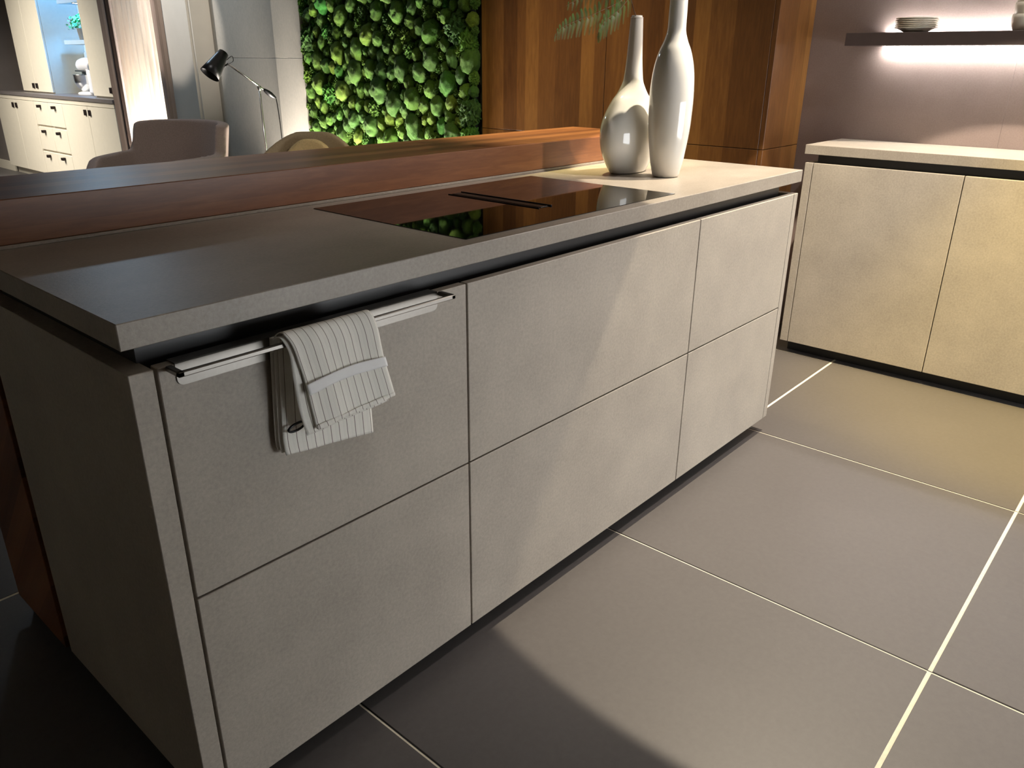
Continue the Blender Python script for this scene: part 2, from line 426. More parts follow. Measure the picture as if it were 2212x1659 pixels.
# cooktop with vent slot
ck = empty('cooktop', (1.067, 0.283, ZT)); tag(ck, 'black glass induction cooktop with central vent slot', 'cooktop')
a, b, c, d = 0.6789, 1.4551, 0.0369, 0.5283
sx0, sx1, sy0, sy1 = 1.034, 1.084, 0.150, 0.450
za, zb_ = ZT + 0.0002, ZT + 0.0016
bm = bmesh.new()
xs = [a, sx0, sx1, b]; ys = [c, sy0, sy1, d]
top = {}; bot = {}
for i, x in enumerate(xs):
    for j, y in enumerate(ys):
        top[i, j] = bm.verts.new((x, y, zb_)); bot[i, j] = bm.verts.new((x, y, za))
for i in range(3):
    for j in range(3):
        if (i, j) == (1, 1): continue
        bm.faces.new([top[i, j], top[i + 1, j], top[i + 1, j + 1], top[i, j + 1]])
        bm.faces.new([bot[i, j], bot[i, j + 1], bot[i + 1, j + 1], bot[i + 1, j]])
for loop in ([(0, 0), (1, 0), (2, 0), (3, 0), (3, 1), (3, 2), (3, 3), (2, 3), (1, 3), (0, 3), (0, 2), (0, 1)], [(1, 1), (1, 2), (2, 2), (2, 1)]):
    for p, q in zip(loop, loop[1:] + loop[:1]): bm.faces.new([bot[p], bot[q], top[q], top[p]])
obj('glass_plate', fin(bm, 'glass_plate'), 'glass_black', ck)
box('vent_well', (sx0 + 0.001, sy0 + 0.001, ZT + 0.0002), (sx1 - 0.001, sy1 - 0.001, ZT + 0.0008), 'black', ck, 0)
vf = box('vent_flap', (sx0 + 0.012, sy0 + 0.004, ZT + 0.0008), (sx1 - 0.012, sy1 - 0.004, ZT + 0.0030), 'black_metal', ck, 0.0006)
boxes('vent_rim', [((sx1 - 0.004, sy0, ZT + 0.001), (sx1, sy1, ZT + 0.0045)), ((sx0, sy0, ZT + 0.001), (sx0 + 0.003, sy1, ZT + 0.0035))], 'black_metal', ck, 0.0004)

# ------------------------------------------------------------------ vases and fern
tall = [(0.028, 0.0), (0.036, 0.0005), (0.0401, 0.006), (0.0430, 0.018), (0.0480, 0.040), (0.0532, 0.074), (0.0579, 0.110), (0.0612, 0.145), (0.0627, 0.180), (0.0635, 0.215), (0.0624, 0.250), (0.0600, 0.283), (0.0545, 0.317), (0.0448, 0.350), (0.0345, 0.373), (0.0272, 0.396), (0.0256, 0.416), (0.0254, 0.447), (0.0248, 0.478), (0.0240, 0.53), (0.0236, 0.585), (0.0238, 0.590), (0.0225, 0.592), (0.0205, 0.588), (0.0205, 0.45)]
def dense(prof, n=70):
    return [(p.x, p.y) for p in smooth_path([(r, z, 0) for r, z in prof], n)]
v1 = lathe('tall_vase', dense(tall, 110), 'ceramic', (1.739, 0.238, ZT + 0.0005))
tag(v1, 'tall slim cream glazed bottle vase standing at the front', 'vase', 'cream ceramic vases')
rnd = [(0.044, 0.0), (0.052, 0.0008), (0.0575, 0.006), (0.0694, 0.028), (0.0839, 0.0645), (0.0897, 0.1015), (0.0886, 0.1385), (0.0779, 0.1745), (0.0598, 0.2105), (0.0479, 0.2285), (0.0381, 0.2465), (0.0308, 0.2635), (0.0278, 0.2815), (0.0243, 0.3165), (0.0223, 0.3505), (0.0207, 0.3845), (0.0184, 0.4340), (0.0186, 0.4365), (0.0165, 0.4375), (0.0148, 0.4345), (0.0148, 0.33)]
def ex(r, z):
    k = max(0.0, min(1.0, (r - 0.028) / 0.035)); k = k * k * (3 - 2 * k)
    if z < 0.10: k = 1.0
    return (1 + k * 0.42, 1 - k * 0.25)
v2 = lathe('round_vase', dense(rnd, 100), 'ceramic', (1.745, 0.377, ZT + 0.0005), None, 56, ex)
tag(v2, 'wide flat-bellied cream vase with slender neck holding a fern', 'vase', 'cream ceramic vases')

def bm_quad(bm, a, b, c, d): bm.faces.new([bm.verts.new(p) for p in (a, b, c, d)])
def bm_strip(bm, pts, w0, w1, nrm):
    prev = None
    for i, p in enumerate(pts):
        dd = (pts[min(i + 1, len(pts) - 1)] - pts[max(i - 1, 0)]).normalized()
        s = dd.cross(nrm).normalized(); w = w0 + (w1 - w0) * i / (len(pts) - 1)
        cur = (bm.verts.new(p + s * w), bm.verts.new(p - s * w))
        if prev: bm.faces.new([prev[0], prev[1], cur[1], cur[0]])
        prev = cur
def frond(name, path, L, parent, npair=16, sag=0.5, yo=0.0, start=0.12):
    pts = smooth_path(path, 40)
    bm = bmesh.new(); bm_tube(bm, pts, [0.0012 - 0.0008 * i / 39 for i in range(40)], 5)
    rach = obj(name, fin(bm, name), 'fern_stem', parent, True)
    bm = bmesh.new()
    for k in range(npair):
        t = start + (1 - start) * (k + 0.3) / npair
        i = min(38, int(t * 39)); p = pts[i]; d = (pts[i + 1] - pts[max(i - 1, 0)]).normalized()
        ln = L * math.sin(math.pi * (0.10 + 0.86 * min(1, t))) ** 0.7 * (1.05 - 0.35 * t)
        for sgn in (-1, 1):
            out = Vector((0.20 * random.uniform(-1, 1), -0.22 + 0.12 * random.uniform(-1, 1), 0.95 * sgn)).normalized()
            q = (out + d * 0.55).normalized()
            rib = []
            for s in range(9):
                f = s / 8
                rib.append(p + q * ln * f + Vector((0, 0, -(sag if sgn < 0 else 0.25) * ln * f * f)) + d * ln * 0.12 * f * f)
            nr = d.cross(q).normalized()
            bm_strip(bm, rib, 0.0006, 0.0002, nr)
            for s in range(1, 22):
                f = s / 22; j = min(7, int(f * 8)); g = f * 8 - j
                r0 = rib[j].lerp(rib[j + 1], g); rd = (rib[j + 1] - rib[j]).normalized()
                ll = ln * 0.22 * (1 - f) ** 0.6 + 0.0020
                for sd in (-1, 1):
                    o2 = (rd.cross(nr) * sd + rd * 0.35 + nr * 0.15).normalized()
                    w = rd * (ln / 22 * 0.44)
                    bm_quad(bm, r0 - w, r0 + w, r0 + o2 * ll + w * 0.4, r0 + o2 * ll - w * 0.4)
    lf = obj('leaflets', fin(bm, 'leaflets'), 'fern', rach)
    return rach
fe = empty('fern_branch', (1.745, 0.377, 1.30)); tag(fe, 'green fern branch arching out of the round vase neck', 'plant')
tube('stem', smooth_path([(1.745, 0.377, 1.30), (1.738, 0.374, 1.362), (1.718, 0.370, 1.380), (1.703, 0.369, 1.400), (1.690, 0.368, 1.425), (1.672, 0.366, 1.46)], 16), 0.0016, 'fern_stem', fe, 6)
frond('frond', [(1.690, 0.368, 1.425), (1.66, 0.372, 1.408), (1.622, 0.375, 1.393), (1.557, 0.375, 1.374), (1.515, 0.375, 1.361), (1.473, 0.375, 1.352), (1.433, 0.375, 1.341), (1.40, 0.375, 1.331), (1.375, 0.375, 1.320), (1.356, 0.375, 1.300)], 0.040, fe, 17)
frond('frond', [(1.703, 0.369, 1.400), (1.66, 0.350, 1.41), (1.60, 0.335, 1.384), (1.558, 0.335, 1.362), (1.525, 0.337, 1.345), (1.507, 0.338, 1.325), (1.50, 0.34, 1.302)], 0.040, fe, 12)
frond('frond', [(1.690, 0.368, 1.425), (1.65, 0.40, 1.435), (1.59, 0.42, 1.425), (1.53, 0.43, 1.405), (1.48, 0.435, 1.385)], 0.036, fe, 11)
frond('frond', [(1.672, 0.366, 1.46), (1.66, 0.33, 1.50), (1.62, 0.29, 1.52), (1.57, 0.25, 1.52), (1.52, 0.22, 1.50)], 0.045, fe, 12)

# ------------------------------------------------------------------ tea towel
def sheet(bm, uvl, left, right, nu, nv, amp, ph, u0=0.0, u1=1.0):
    L = smooth_path(left, nv); R = smooth_path(right, nv); g = []
    for j in range(nv):
        row = []
        for i in range(nu):
            f = i / (nu - 1); p = L[j].lerp(R[j], f)
            s = j / (nv - 1)
            w = amp * (math.sin(9 * f + ph + 2.2 * s) + 0.6 * math.sin(19 * f - 1.7 * s + ph * 2)) * (0.25 + abs(s - 0.0))
            row.append(bm.verts.new(p + Vector((0, w, 0))))
        g.append(row)
    for j in range(nv - 1):
        for i in range(nu - 1):
            fc = bm.faces.new([g[j][i], g[j][i + 1], g[j + 1][i + 1], g[j + 1][i]])
            fc.smooth = True
            for lp, (a, b) in zip(fc.loops, ((j, i), (j, i + 1), (j + 1, i + 1), (j + 1, i))):
                lp[uvl].uv = (u0 + (u1 - u0) * b / (nu - 1), a / (nv - 1))
    return g
tw = empty('tea_towel', (0.30, -0.03, 0.66)); tag(tw, 'striped cream tea towel folded over the steel rail', 'towel')
bm = bmesh.new(); uvl = bm.loops.layers.uv.new('UVMap')
# outer front flap, over the bar and a short way down behind
fl = [(0.212, -0.012, 0.835), (0.211, -0.020, 0.860), (0.212, -0.034, 0.871), (0.2145, -0.045, 0.867), (0.222, -0.050, 0.850), (0.229, -0.051, 0.821), (0.237, -0.052, 0.782), (0.243, -0.052, 0.740), (0.249, -0.051, 0.706)]
fr = [(0.372, -0.012, 0.835), (0.372, -0.020, 0.860), (0.374, -0.034, 0.870), (0.377, -0.045, 0.864), (0.382, -0.050, 0.841), (0.386, -0.051, 0.812), (0.390, -0.052, 0.785), (0.400, -0.052, 0.748), (0.409, -0.051, 0.714)]
sheet(bm, uvl, fl, fr, 34, 44, 0.0012, 0.4, 0.02, 1.0)
# second layer of the fold, peeping out on the left
ml = [(0.207, -0.010, 0.835), (0.206, -0.020, 0.854), (0.207, -0.034, 0.8655), (0.211, -0.042, 0.860), (0.218, -0.045, 0.838), (0.219, -0.046, 0.808), (0.222, -0.046, 0.763), (0.226, -0.046, 0.731), (0.234, -0.045, 0.698)]
mr = [(0.37, -0.010, 0.835), (0.37, -0.020, 0.854), (0.372, -0.034, 0.8645), (0.375, -0.041, 0.859), (0.380, -0.045, 0.838), (0.384, -0.046, 0.808), (0.388, -0.046, 0.770), (0.396, -0.046, 0.735), (0.400, -0.045, 0.705)]
sheet(bm, uvl, ml, mr, 30, 40, 0.0008, 1.4, 0.05, 1.03)
# back layers hanging against the drawer
for k, (dy, dx) in enumerate(((-0.020, 0.0), (-0.014, -0.004), (-0.008, -0.007))):
    bl = [(0.217 + dx, dy, 0.858), (0.2155 + dx, dy, 0.838), (0.213 + dx, dy, 0.80), (0.209 + dx, dy, 0.743), (0.206 + dx, dy, 0.690), (0.2085 + dx, dy, 0.664 + 0.004 * k)]
    brr = [(0.372, dy, 0.858), (0.374, dy, 0.838), (0.376, dy, 0.80), (0.379, dy, 0.743), (0.381, dy, 0.690), (0.382, dy, 0.643 + 0.006 * k)]
    sheet(bm, uvl, bl, brr, 30, 30, 0.0006, 0.6 + k, 0.0, 0.95)
tm = fin(bm, 'cloth'); cl = obj('cloth', tm, 'towel', tw, True)
so = cl.modifiers.new('thick', 'SOLIDIFY'); so.thickness = 0.0014; so.offset = 0
# hem: a narrow fold along the front flap's lower edge
bm = bmesh.new(); uvl = bm.loops.layers.uv.new('UVMap')
sheet(bm, uvl, [(0.2478, -0.0535, 0.7135), (0.2492, -0.0535, 0.7055)], [(0.4068, -0.0535, 0.7215), (0.4092, -0.0535, 0.7135)], 34, 4, 0.0012, 2.0, 0.02, 1.0)
hm = obj('hem', fin(bm, 'hem'), 'towel', cl, True)
so = hm.modifiers.new('thick', 'SOLIDIFY'); so.thickness = 0.0016; so.offset = 0
bm = bmesh.new(); uvl = bm.loops.layers.uv.new('UVMap')
bl = [(0.2340, -0.0575, 0.787), (0.2380, -0.0575, 0.769)]; brr = [(0.3885, -0.0575, 0.7915), (0.3935, -0.0575, 0.7735)]
g = sheet(bm, uvl, bl, brr, 34, 6, 0.0005, 1.9)
for row in g:
    for i, v in enumerate(row):
        f = i / 33; v.co.z += 0.006 * math.sin(math.pi * f)
bd = obj('paper_band', fin(bm, 'paper_band'), 'cloth_white', tw, True); bd['label'] = 'white paper band around the towel'
so = bd.modifiers.new('thick', 'SOLIDIFY'); so.thickness = 0.001; so.offset = 0
lp = [(0.228 + 0.0165 * math.cos(t), -0.026 - 0.004 * math.sin(t * 0.5), 0.7105 + 0.0058 * math.sin(t) + 0.001 * math.cos(t)) for t in [2 * math.pi * k / 24 for k in range(25)]]
lo_ = tube('hanging_loop', lp, 0.0021, 'black_metal', tw, 6); lo_['label'] = 'small black hanging loop'

# ------------------------------------------------------------------ sideboard on the right
XC = 3.0365
tag(box('sideboard_end_panel', (XC, 0.2935, Z0), (XW - 0.002, 0.3267, ZD), 'stone'), 'beige stone end panel of the sideboard on its island side', 'end panel')
for k, (a, b, lab) in enumerate(((0.2900, -0.2900, 'sideboard cabinet with a plain beige door beside the end panel'), (-0.2935, -0.8735, 'brightest lit sideboard cabinet at the right edge of the picture'))):
    u = empty('sideboard_cabinet', (3.24, (a + b) / 2, 0.06)); tag(u, lab, 'cabinet', 'sideboard cabinets')
    box('carcass', (XC + 0.025, b - 0.001, 0.07), (XW - 0.004, a + 0.001, 0.83), 'black', u, 0)
    box('door', (XC, b, Z0), (XC + 0.020, a, ZD), 'stone', u, 0.0012)
tag(box('sideboard_channel', (XC + 0.035, -1.46, 0.8305), (XW - 0.004, 0.288, ZB - 0.0005), 'dark_channel'), 'dark graphite grip channel under the sideboard worktop', 'channel')
tag(box('sideboard_plinth', (XC + 0.06, -1.46, 0.0), (XW - 0.01, 0.31, 0.0695), 'black'), 'black recessed plinth under the sideboard doors', 'plinth')
tag(box('sideboard_worktop', (XC, -1.47, ZB), (XW - 0.002, 0.3355, ZT), 'worktop'), 'beige stone sideboard worktop against the mauve wall', 'worktop')

# ------------------------------------------------------------------ wall shelf with LED lines
sh = empty('wall_shelf', (3.35, -0.5, 1.3155)); tag(sh, 'dark floating wall shelf with white LED lines above the sideboard', 'shelf')
box('shelf_board', (3.25, -1.45, 1.3155), (XW - 0.032, 0.316, 1.3650), 'shelf', sh, 0.001)
box('shelf_back', (XW - 0.032, 0.215, 1.3155), (XW - 0.001, 0.316, 1.3650), 'shelf', sh, 0.0)
box('led_line', (XW - 0.030, -1.45, 1.3560), (XW - 0.012, 0.212, 1.3600), 'led', sh, 0)
box('led_line', (XW - 0.030, -1.45, 1.3085), (XW - 0.012, 0.212, 1.3135), 'led', sh, 0)
box('led_carrier', (XW - 0.031, -1.45, 1.3140), (XW - 0.001, 0.212, 1.3555), 'shelf', sh, 0)

plate = [(0.030, 0.0), (0.043, 0.0), (0.046, 0.002), (0.060, 0.010), (0.071, 0.0150), (0.0785, 0.0160), (0.0805, 0.0172), (0.0808, 0.0186), (0.0790, 0.0196), (0.070, 0.0186), (0.058, 0.0120), (0.044, 0.0045), (0.030, 0.0035), (0.0005, 0.0035)]
names6 = ['bottom', 'second from bottom', 'third from bottom', 'third from top', 'second from top', 'top']
pm = None
for k in range(6):
    if pm is None:
        bm = bmesh.new(); bm_lathe(bm, plate, (0, 0, 0), 64, None, False); bm.faces.new([v for v in bm.verts][:64]); pm = fin(bm, 'plate')
    p = obj('plate', pm, 'china', None, False)
    p.location = (3.335 + random.uniform(-0.001, 0.001), 0.068 + random.uniform(-0.0015, 0.0015), 1.3655 + 0.0070 * k)
    tag(p, 'cream soup plate, %s of the stack on the wall shelf' % ('topmost' if k == 5 else 'lowest' if k == 0 else names6[k]), 'plate', 'soup plates stacked on the shelf')
mugp = [(0.026, 0.0), (0.034, 0.0), (0.0385, 0.004), (0.046, 0.022), (0.049, 0.044), (0.0475, 0.058), (0.0460, 0.058), (0.0470, 0.044), (0.044, 0.023), (0.036, 0.007), (0.0005, 0.005)]
for k, nm in enumerate(('lowest', 'middle', 'topmost')):
    t = empty('cup', (3.335, -0.318, 1.3655 + 0.041 * k)); tag(t, 'cream china cup at the right picture edge, %s of its stack' % nm, 'cup', 'cups stacked on the shelf')
    bm = bmesh.new(); bm_lathe(bm, mugp, (3.335, -0.318, 1.3655 + 0.041 * k), 40, None, False)
    s = 1 - 0.04 * k
    for v in bm.verts:
        v.co.x = 3.335 + (v.co.x - 3.335) * s; v.co.y = -0.318 + (v.co.y + 0.318) * s
    bm.verts.ensure_lookup_table(); bm.faces.new(bm.verts[:40])
    obj('cup_body', fin(bm, 'cup_body'), 'china', t, True)
    z = 1.3655 + 0.041 * k
    tube('cup_handle', smooth_path([(3.300, -0.348, z + 0.050), (3.283, -0.362, z + 0.050), (3.276, -0.368, z + 0.036), (3.283, -0.361, z + 0.020), (3.302, -0.344, z + 0.016)], 14), 0.0035, 'china', t, 8)

# ------------------------------------------------------------------ walnut tall cabinets
XT = 3.072
for a, b, lab in ((0.5640, 1.4125, 'walnut tall cabinet directly behind the vases, next to the mauve wall'), (1.4155, 2.2560, 'walnut tall cabinet beside the green moss wall')):
    u = empty('tall_cabinet', (3.26, (a + b) / 2, 0)); tag(u, lab, 'tall cabinet', 'walnut tall cabinets')
    box('carcass', (XT + 0.024, a, 0.0), (XW - 0.004, b, 2.55), 'black', u, 0)
    box('upper_door', (XT, a, 0.889), (XT + 0.021, b, 2.55), 'wood_tall', u, 0.001)
    box('lower_door', (XT, a, 0.05), (XT + 0.021, b, 0.886), 'wood_tall', u, 0.001)
    if a < 1:
        box('side_panel', (XT, 0.5400, 0.889), (XW - 0.002, 0.562, 2.55), 'wood_tall', u)
        box('side_panel', (XT, 0.5400, 0.05), (XW - 0.002, 0.562, 0.886), 'wood_tall', u)

# ------------------------------------------------------------------ moss wall
mw = empty('moss_wall', (3.11, 3.11, 0)); tag(mw, 'green living wall of preserved moss cushions lit from below', 'moss wall')
box('backing_board', (3.035, 2.30, 0.05), (3.08, 3.858, 2.55), 'moss_board', mw, 0)
box('frame_board', (3.081, 2.258, 0.0), (3.16, 3.858, 2.6), 'moss_board', mw, 0)
variants = []
for k in range(10):
    bm = bmesh.new(); bmesh.ops.create_icosphere(bm, subdivisions=4, radius=1.0)
    fr_ = k >= 5
    for v in bm.verts:
        p = v.co.normalized(); q = p * 2.1 + Vector((k * 7.3, 0, 0))
        r = 1 + 0.16 * noise.noise(q) + 0.06 * noise.noise(q * 3.1)
        if fr_: r += 0.34 * noise.noise(q * 4.7) + 0.16 * noise.noise(q * 11) + random.uniform(-0.10, 0.10)
        else: r += 0.05 * noise.noise(q * 9) + random.uniform(-0.030, 0.030)
        v.co = p * r
    me = fin(bm, 'moss_cushion'); me.materials.append(M['moss'])
    for p in me.polygons: p.use_smooth = not fr_
    variants.append(me)
lowres = []
for k in range(5):
    bm = bmesh.new(); bmesh.ops.create_icosphere(bm, subdivisions=2, radius=1.0)
    for v in bm.verts:
        p = v.co.normalized(); v.co = p * (1 + 0.3 * noise.noise(p * 3.3 + Vector((k * 5, 1, 0))) + random.uniform(-0.12, 0.12))
    lowres.append(fin(bm, 'moss_tuft'))
rs = random.Random(11)
cush = []
def tryplace(rmin, rmax, tries, pack):
    for _ in range(tries):
        r = rs.uniform(rmin, rmax); y = rs.uniform(2.240 + r * 0.75, 3.866 - r * 0.65); z = rs.uniform(0.12, 2.5)
        ok = True
        for (yy, zz, rr) in cush:
            if (y - yy) ** 2 + ((z - zz) / 1.12) ** 2 < (pack * (r + rr)) ** 2: ok = False; break
        if ok: cush.append((y, z, r))
tryplace(0.054, 0.070, 260, 0.86)
tryplace(0.038, 0.050, 3200, 0.80)
tryplace(0.027, 0.036, 7000, 0.80)
tryplace(0.019, 0.025, 9000, 0.78)
vis = sorted([c for c in cush if 0.62 < c[1] < 1.72], key=lambda c: -c[2])
keep = set(vis[:300]); bmr = bmesh.new()
for (y, z, r) in cush:
    me = rs.choice(variants[:6] if r > 0.038 else variants[2:])
    if r < 0.027: me = rs.choice(variants[5:])
    sc = Vector((r * rs.uniform(0.9, 1.25), r * rs.uniform(0.86, 1.0), r * rs.uniform(1.05, 1.35)))
    loc = Vector((3.03 - 0.012 * rs.random(), y, z)); rot = (rs.uniform(-0.35, 0.35), rs.uniform(-0.2, 0.2), rs.uniform(0, 0.4))
    if (y, z, r) in keep:
        o = obj('moss_cushion', me, None, None)
        o.location = loc; o.scale = sc; o.rotation_euler = rot
        o.parent = mw; o.matrix_parent_inverse = Matrix.Translation((-3.11, -3.11, 0))
    else:
        if 0.55 < z < 1.9 or rs.random() < 1:
            t = bmesh.new(); t.from_mesh(lowres[rs.randrange(5)])
            bmesh.ops.transform(t, matrix=Matrix.LocRotScale(loc, Matrix.Rotation(rot[0], 3, 'X').to_quaternion(), sc), verts=t.verts)
            tmp = bpy.data.meshes.new('t'); t.to_mesh(tmp); t.free(); bmr.from_mesh(tmp); bpy.data.meshes.remove(tmp)
rest = obj('moss_filling', fin(bmr, 'moss_filling'), 'moss', mw); rest['kind'] = 'stuff'

# ------------------------------------------------------------------ floor lamp
fl_ = empty('floor_lamp', (2.612, 3.8, 0)); tag(fl_, 'black and chrome floor lamp with tilted cone shade by the concrete wall', 'lamp')
PV = Vector((2.606, 3.8, 1.073))
lathe('base', [(0.02, 0.0), (0.14, 0.0), (0.142, 0.006), (0.12, 0.014), (0.02, 0.02)], 'black_metal', (2.612, 3.8, 0.0005), fl_, 40)
tube('pole', [(2.612, 3.8, 0.015), PV], 0.007, 'chrome', fl_, 12)
A0 = Vector((2.403, 3.8, 1.2175)); A1 = Vector((2.722, 3.8, 1.008))
tube('arm', [A0, A1], 0.0065, 'chrome', fl_, 12)
lathe('joint', [(0.001, -0.016), (0.012, -0.014), (0.014, 0.0), (0.012, 0.014), (0.001, 0.016)], 'chrome', (PV.x, PV.y, PV.z), fl_, 16)
dv = (A1 - A0).normalized()
g0 = A1 - dv * 0.105
tube('counterweight', [g0 + dv * (0.105 * k / 8) for k in range(9)], [0.007, 0.011, 0.014, 0.016, 0.0165, 0.0155, 0.013, 0.010, 0.006], 'black_metal', fl_, 14)
tube('cord', smooth_path([A1, A1 + Vector((0.004, 0, -0.03)), (2.732, 3.8, 0.9), (2.736, 3.8, 0.75), (2.74, 3.82, 0.4), (2.76, 3.9, 0.02), (2.95, 4.2, 0.006)], 30), 0.0035, 'black_metal', fl_, 6)
s0 = Vector((2.387, 3.8, 1.284)); s1 = Vector((2.272, 3.8, 1.155)); sd = (s1 - s0)
bm = bmesh.new()
bm_tube(bm, [s0, s0 + sd * 0.02, s0 + sd * 0.2, s0 + sd * 0.45, s0 + sd * 0.7, s0 + sd], [0.024, 0.030, 0.036, 0.044, 0.052, 0.061], 32)
bm.faces.ensure_lookup_table()
big = max((f for f in bm.faces if len(f.verts) == 32), key=lambda f: f.calc_area()); bm.faces.remove(big)
shd = obj('shade', fin(bm, 'shade'), 'black_metal', fl_, True)
so = shd.modifiers.new('thick', 'SOLIDIFY'); so.thickness = 0.002
tube('shade_hinge', [s0 + sd * 0.42 + Vector((0.030, -0.012, -0.028)), A0], 0.006, 'black_metal', fl_, 8)
tube('shade_wire', smooth_path([s0 + sd * 0.22 + Vector((0.026, -0.01, -0.02)), (2.43, 3.79, 1.262), (2.437, 3.79, 1.235), A0 + Vector((0.012, 0, 0.0))], 12), 0.0025, 'black_metal', fl_, 6)

# ------------------------------------------------------------------ armchairs
def tub(name, c, fdir, prof, mat, parent, rx, ry, zb, thick, n=61, flare=0.0, amax=2.05):
    # wrap-around shell; prof(t) gives the height of the top edge for angle t (0 = back centre)
    f = Vector((fdir[0], fdir[1], 0)).normalized(); l = Vector((-f.y, f.x, 0)); c = Vector(c)
    bm = bmesh.new(); nz = 12
    rows = []
    for i in range(n):
        t = -amax + 2 * amax * i / (n - 1); zt = prof(t); col = []
        for j in range(nz + 1):
            s = j / nz; z = zb + (zt - zb) * s
            k = 1 + flare * s
            p = c + (-f) * math.cos(t) * rx * k + l * math.sin(t) * ry * k
            if abs(t) > math.pi / 2: p += f * (abs(t) - math.pi / 2) * rx * 0.9
            col.append(bm.verts.new((p.x, p.y, z)))
        rows.append(col)
    for i in range(n - 1):
        for j in range(nz): bm.faces.new([rows[i][j], rows[i + 1][j], rows[i + 1][j + 1], rows[i][j + 1]])
    o = obj(name, fin(bm, name), mat, parent, True)
    so = o.modifiers.new('thick', 'SOLIDIFY'); so.thickness = thick; so.offset = 0
    rm = o.modifiers.new('remesh', 'REMESH'); rm.mode = 'VOXEL'; rm.voxel_size = 0.011; rm.use_smooth_shade = True
    sm = o.modifiers.new('soft', 'SMOOTH'); sm.factor = 0.5; sm.iterations = 14
    return o
def sstep(a, b, x):
    t = max(0, min(1, (x - a) / (b - a))); return t * t * (3 - 2 * t)
ch1 = empty('armchair', (2.22, 4.25, 0)); tag(ch1, 'dark taupe felt wing armchair behind the breakfast bar', 'armchair', 'lounge armchairs')
f1 = (-0.93, -0.36)
tub('backrest_shell', (2.16, 4.25, 0), f1, lambda t: 0.665 + (0.845 - 0.665) * (1 - sstep(1.22, 1.44, abs(t))) - 0.10 * sstep(2.1, 2.5, abs(t)) + 0.015 * math.cos(t), 'fabric_dark', ch1, 0.26, 0.29, 0.30, 0.075, flare=0.30, amax=2.5)
lathe('seat_cushion', [(0.05, 0.30), (0.25, 0.30), (0.29, 0.33), (0.295, 0.40), (0.27, 0.43), (0.05, 0.44)], 'fabric_dark', (2.13, 4.24, 0), ch1, 40)
for sx, sy in ((-1, -1), (1, -1), (-1, 1), (1, 1)):
    tube('leg', [(2.14 + sx * 0.15, 4.24 + sy * 0.15, 0.31), (2.14 + sx * 0.24, 4.24 + sy * 0.24, 0.0)], [0.016, 0.010], 'black_metal', ch1, 10)
ch2 = empty('armchair', (2.30, 2.95, 0)); tag(ch2, 'sand coloured armchair with pale cushion in front of the moss wall', 'armchair', 'lounge armchairs')
f2 = (-0.80, -0.60)
tub('backrest_shell', (2.26, 2.92, 0), f2, lambda t: 0.56 + (0.855 - 0.56) * (1 - sstep(0.15, 1.9, abs(t))), 'fabric_beige', ch2, 0.28, 0.31, 0.30, 0.035, flare=0.10)
tub('back_cushion', (2.235, 2.90, 0), f2, lambda t: 0.50 + (0.815 - 0.50) * (1 - sstep(0.1, 1.35, abs(t))), 'fabric_cushion', ch2, 0.235, 0.26, 0.40, 0.05, flare=0.10, amax=1.3)
lathe('seat_cushion', [(0.05, 0.31), (0.23, 0.31), (0.265, 0.34), (0.265, 0.41), (0.24, 0.44), (0.05, 0.45)], 'fabric_beige', (2.24, 2.90, 0), ch2, 40)
for sx, sy in ((-1, -1), (1, -1), (-1, 1), (1, 1)):
    tube('leg', [(2.24 + sx * 0.14, 2.90 + sy * 0.14, 0.32), (2.24 + sx * 0.22, 2.90 + sy * 0.22, 0.0)], [0.016, 0.010], 'black_metal', ch2, 10)

# ------------------------------------------------------------------ curtain bay
tag(box('frame_post', (2.862, 5.575, 0), (2.9185, 5.640, 2.58), 'post'), 'greyed oak post at the right edge of the glowing curtain', 'post')
tag(box('frame_profile', (2.856, 6.425, 0), (2.885, 6.452, 2.58), 'dark_brown'), 'narrow dark bronze frame profile left of the glowing curtain', 'frame')
bm = bmesh.new(); nv = 240; rows = []
for i in range(nv):
    y = 5.668 + (6.420 - 5.668) * i / (nv - 1)
    x = 2.905 + 0.022 * math.sin(i * 0.21) + 0.008 * math.sin(i * 0.083 + 1)
    rows.append([bm.verts.new((x + 0.004 * math.sin(k + i * 0.02), y, 0.015 + 2.5 * k / 6)) for k in range(7)])
for i in range(nv - 1):
    for k in range(6): bm.faces.new([rows[i][k], rows[i + 1][k], rows[i + 1][k + 1], rows[i][k + 1]])
cu = obj('curtain', fin(bm, 'curtain'), 'curtain', None, True)
so = cu.modifiers.new('thick', 'SOLIDIFY'); so.thickness = 0.002
tag(cu, 'pale sheer pleated curtain glowing from a light behind it', 'curtain')

